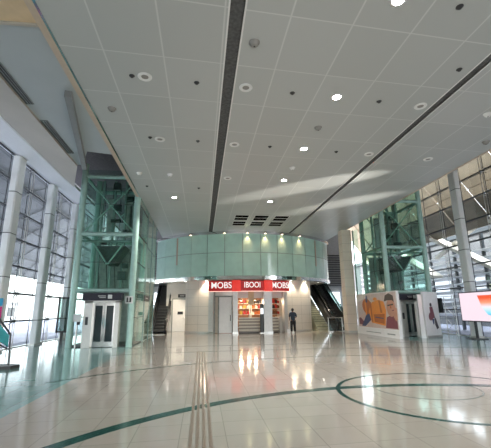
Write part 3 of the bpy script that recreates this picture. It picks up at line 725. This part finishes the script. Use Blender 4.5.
bd=empty('advertising_board',(10.64,21.7,0),'large white advertising board with an orange backpack and reclining man','advertisement')
mb=MB(); B.box(mb,0,L,0,2.55,-.14,0); mb.build('panel',M['white'],bd)
mb=MB(); B.box(mb,-.02,L*.70,0,.42,0,.06); B.box(mb,L*.71,L+.02,0,.42,0,.06); mb.build('skirt',M['white'],bd)
mb=MB(); u=lambda t:t*L
B.box(mb,u(.04),u(.985),.46,2.5,0,.006,0)
B.poly(mb,[(u(.04),.46),(u(.8),.46),(u(.75),.95),(u(.5),1.25),(u(.2),1.35),(u(.04),1.1)],.006,.009,6)
B.poly(mb,[(u(.12),.5),(u(.22),.5),(u(.42),1.0),(u(.38),1.3),(u(.28),1.3)],.009,.012,3)
B.poly(mb,blob(u(.30),1.75,u(.13),.48,rot=-.2),.009,.012,2)
B.poly(mb,[(u(.34),1.45),(u(.40),.75),(u(.72),.62),(u(.76),1.5),(u(.72),2.0),(u(.60),2.12),(u(.44),2.0)],.012,.015,1)
B.poly(mb,[(u(.46),1.25),(u(.48),.80),(u(.70),.72),(u(.72),1.3)],.015,.017,2)
B.poly(mb,blob(u(.30),2.2,u(.03),.24),.012,.015,3)
B.poly(mb,[(u(.72),.5),(u(.97),.5),(u(.97),1.0),(u(.9),1.3),(u(.76),1.1)],.009,.012,7)
B.poly(mb,blob(u(.865),1.65,u(.09),.52,rot=.12),.012,.015,4)
B.poly(mb,[(u(.73),2.0),(u(.76),2.35),(u(.84),2.46),(u(.93),2.3),(u(.94),1.95),(u(.9),2.05),(u(.8),2.05)],.015,.018,5)
B.poly(mb,[(u(.80),1.80),(u(.92),1.86),(u(.92),1.78),(u(.80),1.72)],.015,.018,5)
B.poly(mb,[(u(.87),1.4),(u(.95),.9),(u(.985),1.0),(u(.985),1.6),(u(.94),1.7)],.015,.018,4)
B.poly(mb,[(u(.05),2.05),(u(.2),2.2),(u(.22),2.46),(u(.05),2.46)],.006,.008,8)
B.poly(mb,[(u(.38),1.95),(u(.42),2.02),(u(.43),.82),(u(.405),.8)],.017,.019,2)
B.poly(mb,[(u(.60),2.08),(u(.64),2.06),(u(.67),1.35),(u(.63),1.35)],.017,.019,2)
B.poly(mb,[(u(.50),1.12),(u(.50),1.06),(u(.69),1.0),(u(.69),1.06)],.018,.02,3)
B.poly(mb,blob(u(.52),2.17,u(.05),.1),.015,.017,1)
B.poly(mb,[(u(.24),2.0),(u(.26),1.2),(u(.285),1.2),(u(.28),2.0)],.0125,.0145,1)
B.poly(mb,[(u(.885),1.50),(u(.93),1.53),(u(.93),1.47),(u(.885),1.45)],.0185,.02,7)
B.poly(mb,[(u(.855),1.78),(u(.872),1.78),(u(.885),1.6),(u(.85),1.6)],.0185,.02,2)
B.poly(mb,[(u(.05),.62),(u(.16),.56),(u(.2),.75),(u(.1),1.05),(u(.05),1.0)],.0095,.0115,7)
mb.build('poster',PM,bd)
mb=MB(); B.box(mb,u(.76),u(.92),.16,.22,.06,.064); B.box(mb,u(.25),u(.62),.17,.21,.06,.064); mb.build('caption_strip',M['shaftgrey'],bd)
# slim poster panel with a person leaping
B=Board((12.28,19.2),(13.72,20.05)); L=B.L
pp=empty('poster_panel',(13.3,19.75,0),'narrow white poster panel with small figure in maroon, right of the lift','advertisement')
mb=MB(); B.box(mb,0,L,0,2.5,-.1,0); mb.build('panel',M['white'],pp)
mb=MB(); B.box(mb,-.02,L+.02,0,.12,0,.04); mb.build('base',M['satin'],pp)
mb=MB(); u=lambda t:t*L
B.poly(mb,blob(u(.46),1.78,u(.07),.11),.0,.005,5)
B.poly(mb,[(u(.36),1.65),(u(.56),1.68),(u(.66),1.1),(u(.5),1.0),(u(.38),1.2)],.0,.005,7)
B.poly(mb,blob(u(.40),1.15,u(.17),.22,rot=.4),.005,.008,7)
B.poly(mb,[(u(.62),1.15),(u(.72),1.0),(u(.86),.5),(u(.72),.42),(u(.62),.7)],.0,.005,5)
B.poly(mb,[(u(.45),1.0),(u(.6),1.0),(u(.56),.72),(u(.5),.7)],.0,.005,3)
mb.build('poster',PM,pp)
# second lift portal stands in the gap between those boards : a hoarding pier
o=empty('hoarding_pier',(12.45,19.3,0),'grey pier panel between right lift door and narrow poster','panel')
MB().box((11.98,19.25,0),(12.22,19.37,2.35)).build('panel',M['satin'],o)
MB().box((11.96,19.23,0),(12.24,19.39,.1)).build('base',M['steel'],o)
# truss display stand by the right windows
o=empty('truss_stand',(14.8,20.9,0),'slim pole truss stand with black monitor by the right windows','stand')
for y in (20.1,21.0,21.8): MB().tube((14.8,y,0),(14.8,y,2.3),.025,8).build('pole',M['steel'],o)
for z in (.25,1.0,1.7,2.28): MB().tube((14.8,20.1,z),(14.8,21.8,z),.02,8).build('crossbar',M['steel'],o)
m=MB().tube((14.8,20.1,.25),(14.8,21.0,1.0),.015,6).tube((14.8,21.0,.25),(14.8,20.1,1.0),.015,6).tube((14.8,21.0,1.7),(14.8,20.1,1.0),.015,6); m.build('brace',M['steel'],o)
MB().box((14.66,21.1,1.3),(14.76,21.7,2.2)).build('monitor',M['black'],o)
# LED screen
def screen_mat():
    k=NT('led_screen_image'); tc=k.n('ShaderNodeTexCoord'); sp=k.n('ShaderNodeSeparateXYZ'); k.l(tc.outputs['Object'],sp.inputs[0])
    r=k.n('ShaderNodeMapRange'); r.inputs['From Min'].default_value=-.5; r.inputs['From Max'].default_value=.5; k.l(sp.outputs['Z'],r.inputs['Value'])
    cr=k.n('ShaderNodeValToRGB'); k.l(r.outputs[0],cr.inputs[0]); e=cr.color_ramp.elements
    e[0].position=.02; e[0].color=(.02,.45,.75,1); e[1].position=.95; e[1].color=(.85,.10,.03,1)
    for p,cc in ((.22,(.25,.75,.95,1)),(.5,(.85,.85,.95,1)),(.72,(.95,.35,.2,1))):
        x=e.new(p); x.color=cc
    k.l(cr.outputs[0],k.b.inputs['Emission Color']); k.b.inputs['Emission Strength'].default_value=.5
    k.b.inputs['Base Color'].default_value=(.02,.02,.02,1); k.b.inputs['Roughness'].default_value=.3
    return k.m
B=Board((14.2,18.85),(14.05,13.9)); L=B.L
o=empty('led_screen',(14.13,16.4,1.62),'large lit display screen with pink ground and red-to-blue shape, right edge','screen')
mb=MB(); B.box(mb,0,L,.88,2.42,-.14,-.01); mb.build('cabinet',M['black'],o)
mb=MB(); B.box(mb,.04,L-.04,.93,2.37,-.01,.0); mb.build('display',mat('led_pink',(.02,.02,.02),.3,noise=0,emis=(.95,.78,.87),es=.47),o)
mb=MB(); z=lambda t:.93+1.44*t
B.poly(mb,[(1.42,2.21),(L-.6,2.21),(L-.75,1.6),(L-1.0,1.25),(L-1.3,1.14),(2.5,1.14),(2.0,1.25),(1.65,1.6)],0,.004)
pic=mb.build('picture',screen_mat(),o)
for uu in (.9,L-.9):
    mb=MB(); B.box(mb,uu-.06,uu+.06,.04,.88,-.12,-.04); B.box(mb,uu-.3,uu+.3,0,.04,-.45,.3); mb.build('leg',M['dark'],o)

# ------------------------------------------------------------------ left info stand at the picture edge
o=empty('info_stand',(-5.75,12.0,0),'dark framed sloping stand with teal glass and bright poster at left edge','stand')
MB().prism([(-6.5,11.55),(-5.42,11.75),(-5.32,12.1),(-5.6,12.25),(-6.5,12.3)],0,.09).build('base',M['dark'],o)
for p,q in (((-5.60,12.02,.06),(-5.66,12.02,.95)),((-6.4,12.05,.06),(-6.4,12.05,1.55))): MB().tube(p,q,.025,8).build('leg',M['rail'],o)
MB().path([(-5.66,12.02,.95),(-6.02,12.03,1.38),(-6.5,12.05,1.9)],.032,8).build('handrail',M['rail'],o)
MB().path([(-5.62,12.02,.5),(-6.4,12.05,.9)],.02,8).build('crossbar',M['rail'],o)
MB().hexa([(-6.5,11.99,1.1),(-5.68,11.99,.60),(-5.68,12.0,.60),(-6.5,12.0,1.1),(-6.5,11.99,1.8),(-5.68,11.99,.92),(-5.68,12.0,.92),(-6.5,12.0,1.8)]).build('glass_panel',mat('teal_glass_panel',(.06,.42,.45),.1,noise=.1,coat=.5),o)
mb=MB(); mb.box((-6.75,12.3,.1),(-6.12,12.34,2.0),0)
for k,(z0,z1,mi) in enumerate(((1.72,1.98,1),(1.3,1.72,2),(.9,1.3,3),(.3,.9,1))): mb.hexa([(-6.73,12.292,z0),(-6.14,12.292,z0+.08),(-6.14,12.3,z0+.08),(-6.73,12.3,z0),(-6.73,12.292,z1),(-6.14,12.292,z1+.05),(-6.14,12.3,z1+.05),(-6.73,12.3,z1)],mi)
mb.build('poster',[pm('stand_back',(.6,.6,.62)),pm('cyan',(.05,.45,.75)),pm('pink',(.85,.05,.28)),pm('violet',(.22,.12,.5))],o)

# ------------------------------------------------------------------ person at the shop, seen from behind
def skin(name,chain,edges,m,parent,sub=1):
    me=bpy.data.meshes.new(name); pl=Vector(parent_loc(parent)) if parent else Vector()
    me.from_pydata([tuple(Vector(p[:3])-pl) for p in chain],edges,[])
    ob=bpy.data.objects.new(name,me); col.objects.link(ob); ob.parent=parent
    me.materials.append(m)
    sk=ob.modifiers.new('skin','SKIN'); sk.use_smooth_shade=True
    for v,p in zip(me.skin_vertices[0].data,chain): v.radius=(p[3],p[4] if len(p)>4 else p[3])
    me.skin_vertices[0].data[0].use_root=True
    s=ob.modifiers.new('sub','SUBSURF'); s.levels=sub; s.render_levels=sub+1
    return ob
px,py=6.34,25.3
pr=empty('person',(px,py,0),'standing person in blue-grey shirt and black trousers beside the stone wall','person')
H=.93
def V(x,y,z,r,r2=None): return (px+x*H,py+y*H,z*H,r*H,(r2 or r)*H)
# facing +y (towards the shop), head slightly down, right forearm forward holding a paper
ch=[V(0,0,.95,.14,.11),V(0,.01,1.12,.13,.10),V(0,.02,1.32,.15,.11),V(0,.03,1.45,.10,.08),V(0,.05,1.53,.052),V(0,.06,1.62,.085,.095),V(0,.06,1.71,.07,.085),
    V(-.19,.02,1.42,.055),V(-.25,-.01,1.15,.043),V(-.20,.16,.98,.034),V(-.18,.22,.94,.03,.02),
    V(.19,.02,1.42,.055),V(.26,.03,1.15,.043),V(.24,.27,1.10,.034),V(.23,.34,1.11,.03,.02),
    V(-.10,0,.86,.095),V(-.12,.03,.5,.06),V(-.13,-.01,.09,.042),V(-.14,.13,.04,.04,.03),
    V(.10,0,.86,.095),V(.12,.05,.5,.06),V(.14,.03,.09,.042),V(.16,.17,.04,.04,.03)]
ed=[(0,1),(1,2),(2,3),(3,4),(4,5),(5,6),(3,7),(7,8),(8,9),(9,10),(3,11),(11,12),(12,13),(13,14),(0,15),(15,16),(16,17),(17,18),(0,19),(19,20),(20,21),(21,22)]
for base,sx,bx in ((10,1,(-.18,.22,.94)),(14,-1,(.23,.34,1.11))):
    for k in range(4):
        i=len(ch); ch.append(V(bx[0]+(k-1.5)*.02,bx[1]+.06,bx[2]-.01,.011)); ch.append(V(bx[0]+(k-1.5)*.022,bx[1]+.10-.01*abs(k-1),bx[2]-.035,.009)); ed+=[(base,i),(i,i+1)]
    i=len(ch); ch.append(V(bx[0]+sx*.05,bx[1]+.04,bx[2]+.01,.012)); ed.append((base,i))
body=skin('body',ch,ed,mat('skin_brown',(.26,.13,.08),.5,noise=.05),pr)
sh=[V(0,0,.80,.19,.155),V(0,.01,1.12,.175,.13),V(0,.02,1.32,.20,.14),V(0,.03,1.46,.11,.09),V(0,.04,1.51,.066),V(-.20,.02,1.42,.09),V(-.27,-.01,1.15,.07),V(.20,.02,1.42,.09),V(.28,.03,1.15,.07)]
skin('shirt',sh,[(0,1),(1,2),(2,3),(3,4),(3,5),(5,6),(3,7),(7,8)],mat('blue_grey_shirt',(.03,.045,.07),.85,noise=.2,scale=30),pr)
tr=[V(0,0,1.0,.165,.13),V(-.10,0,.84,.13),V(-.12,.03,.5,.10),V(-.13,-.01,.10,.085),V(.10,0,.84,.13),V(.12,.05,.5,.10),V(.14,.03,.10,.085)]
skin('trousers',tr,[(0,1),(1,2),(2,3),(0,4),(4,5),(5,6)],mat('black_trousers',(.012,.013,.018),.85,noise=.1),pr)
skin('hair',[V(0,.02,1.58,.085,.075),V(0,.03,1.67,.115,.115),V(0,.045,1.76,.10,.11),V(0,.05,1.81,.06,.06)],[(0,1),(1,2),(2,3)],mat('dark_hair',(.012,.01,.009),.6,noise=.2,scale=60),pr)
for sx,yy in ((-.135,0),(.15,.04)):
    skin('shoe',[V(sx,yy-.04,.045,.048,.045),V(sx*1.04,yy+.08,.04,.046,.036),V(sx*1.1,yy+.17,.035,.04,.03)],[(0,1),(1,2)],M['black'],pr)
o=tag(MB().hexa([(px+.16,py+.36,1.06),(px+.30,py+.36,1.06),(px+.30,py+.365,1.06),(px+.16,py+.365,1.06),(px+.15,py+.42,1.20),(px+.29,py+.42,1.20),(px+.29,py+.425,1.20),(px+.15,py+.425,1.20)]).build('paper_sheet',M['offwhite']),'white sheet of paper held by the standing person','paper')
o=empty('carrier_bag',(px+.1,py+.55,0),'white bag on the floor at the feet of the standing person','bag')
MB().hexa([(px-.42,py+.1,0),(px-.22,py+.1,0),(px-.22,py-.05,0),(px-.42,py-.05,0),(px-.44,py+.07,.28),(px-.20,py+.07,.28),(px-.20,py-.02,.28),(px-.44,py-.02,.28)]).build('body',M['white'],o)
MB().path([(px-.38,py+.025,.28),(px-.35,py+.025,.4),(px-.29,py+.025,.4),(px-.26,py+.025,.28)],.008,6).build('handle',M['white'],o)

# ------------------------------------------------------------------ camera
f=360.0
y_,p_,r_=(math.radians(t) for t in (6.95,13.41,.56))
cy,sy,cp,sp,cr,sr=math.cos(y_),math.sin(y_),math.cos(p_),math.sin(p_),math.cos(r_),math.sin(r_)
fwd=Vector((sy*cp,cy*cp,sp)); right=Vector((cy,-sy,0)); down=-right.cross(fwd)
rx=cr*right+sr*down; dx=-sr*right+cr*down
cam=bpy.data.cameras.new('camera'); co=bpy.data.objects.new('camera',cam); col.objects.link(co)
R=Matrix((rx,-dx,-fwd)).transposed().to_4x4(); R.translation=Vector((0,0,1.6)); co.matrix_world=R
cam.sensor_width=36; cam.sensor_fit='HORIZONTAL'; cam.lens=f/491*36; cam.clip_end=500
S.camera=co

# ------------------------------------------------------------------ light
w=bpy.data.worlds.new('sky'); S.world=w; w.use_nodes=True; nt=w.node_tree; bg=nt.nodes['Background']
sk=nt.nodes.new('ShaderNodeTexSky'); sk.sky_type='NISHITA'; sk.sun_disc=False; sk.sun_elevation=D(52); sk.sun_rotation=D(60); sk.dust_density=3; sk.air_density=1
mx=nt.nodes.new('ShaderNodeMix'); mx.data_type='RGBA'; mx.inputs[0].default_value=.72; mx.inputs[7].default_value=(3.0,3.05,3.05,1)
nt.links.new(sk.outputs[0],mx.inputs[6]); nt.links.new(mx.outputs[2],bg.inputs['Color']); bg.inputs['Strength'].default_value=.8
L=bpy.data.lights.new('sun','SUN'); L.energy=4.5; L.angle=D(.6); L.color=(1,.95,.88)
so=bpy.data.objects.new('sun',L); col.objects.link(so); so.rotation_euler=Vector((.80,.30,-.52)).to_track_quat('-Z','Y').to_euler()
spot((19.5,4.4,3.4),(5.0,15.4,7.2),22000,(1,.95,.87),6,.8,.05); spot((19.5,6.2,3.2),(7.6,18.0,7.2),17000,(1,.95,.87),6,.8,.3)   # added spots standing in for sun glint off the paving outside
vs=S.view_settings; vs.view_transform='Standard'; vs.look='None'; vs.gamma=1; vs.use_curve_mapping=False; vs.exposure=1.15
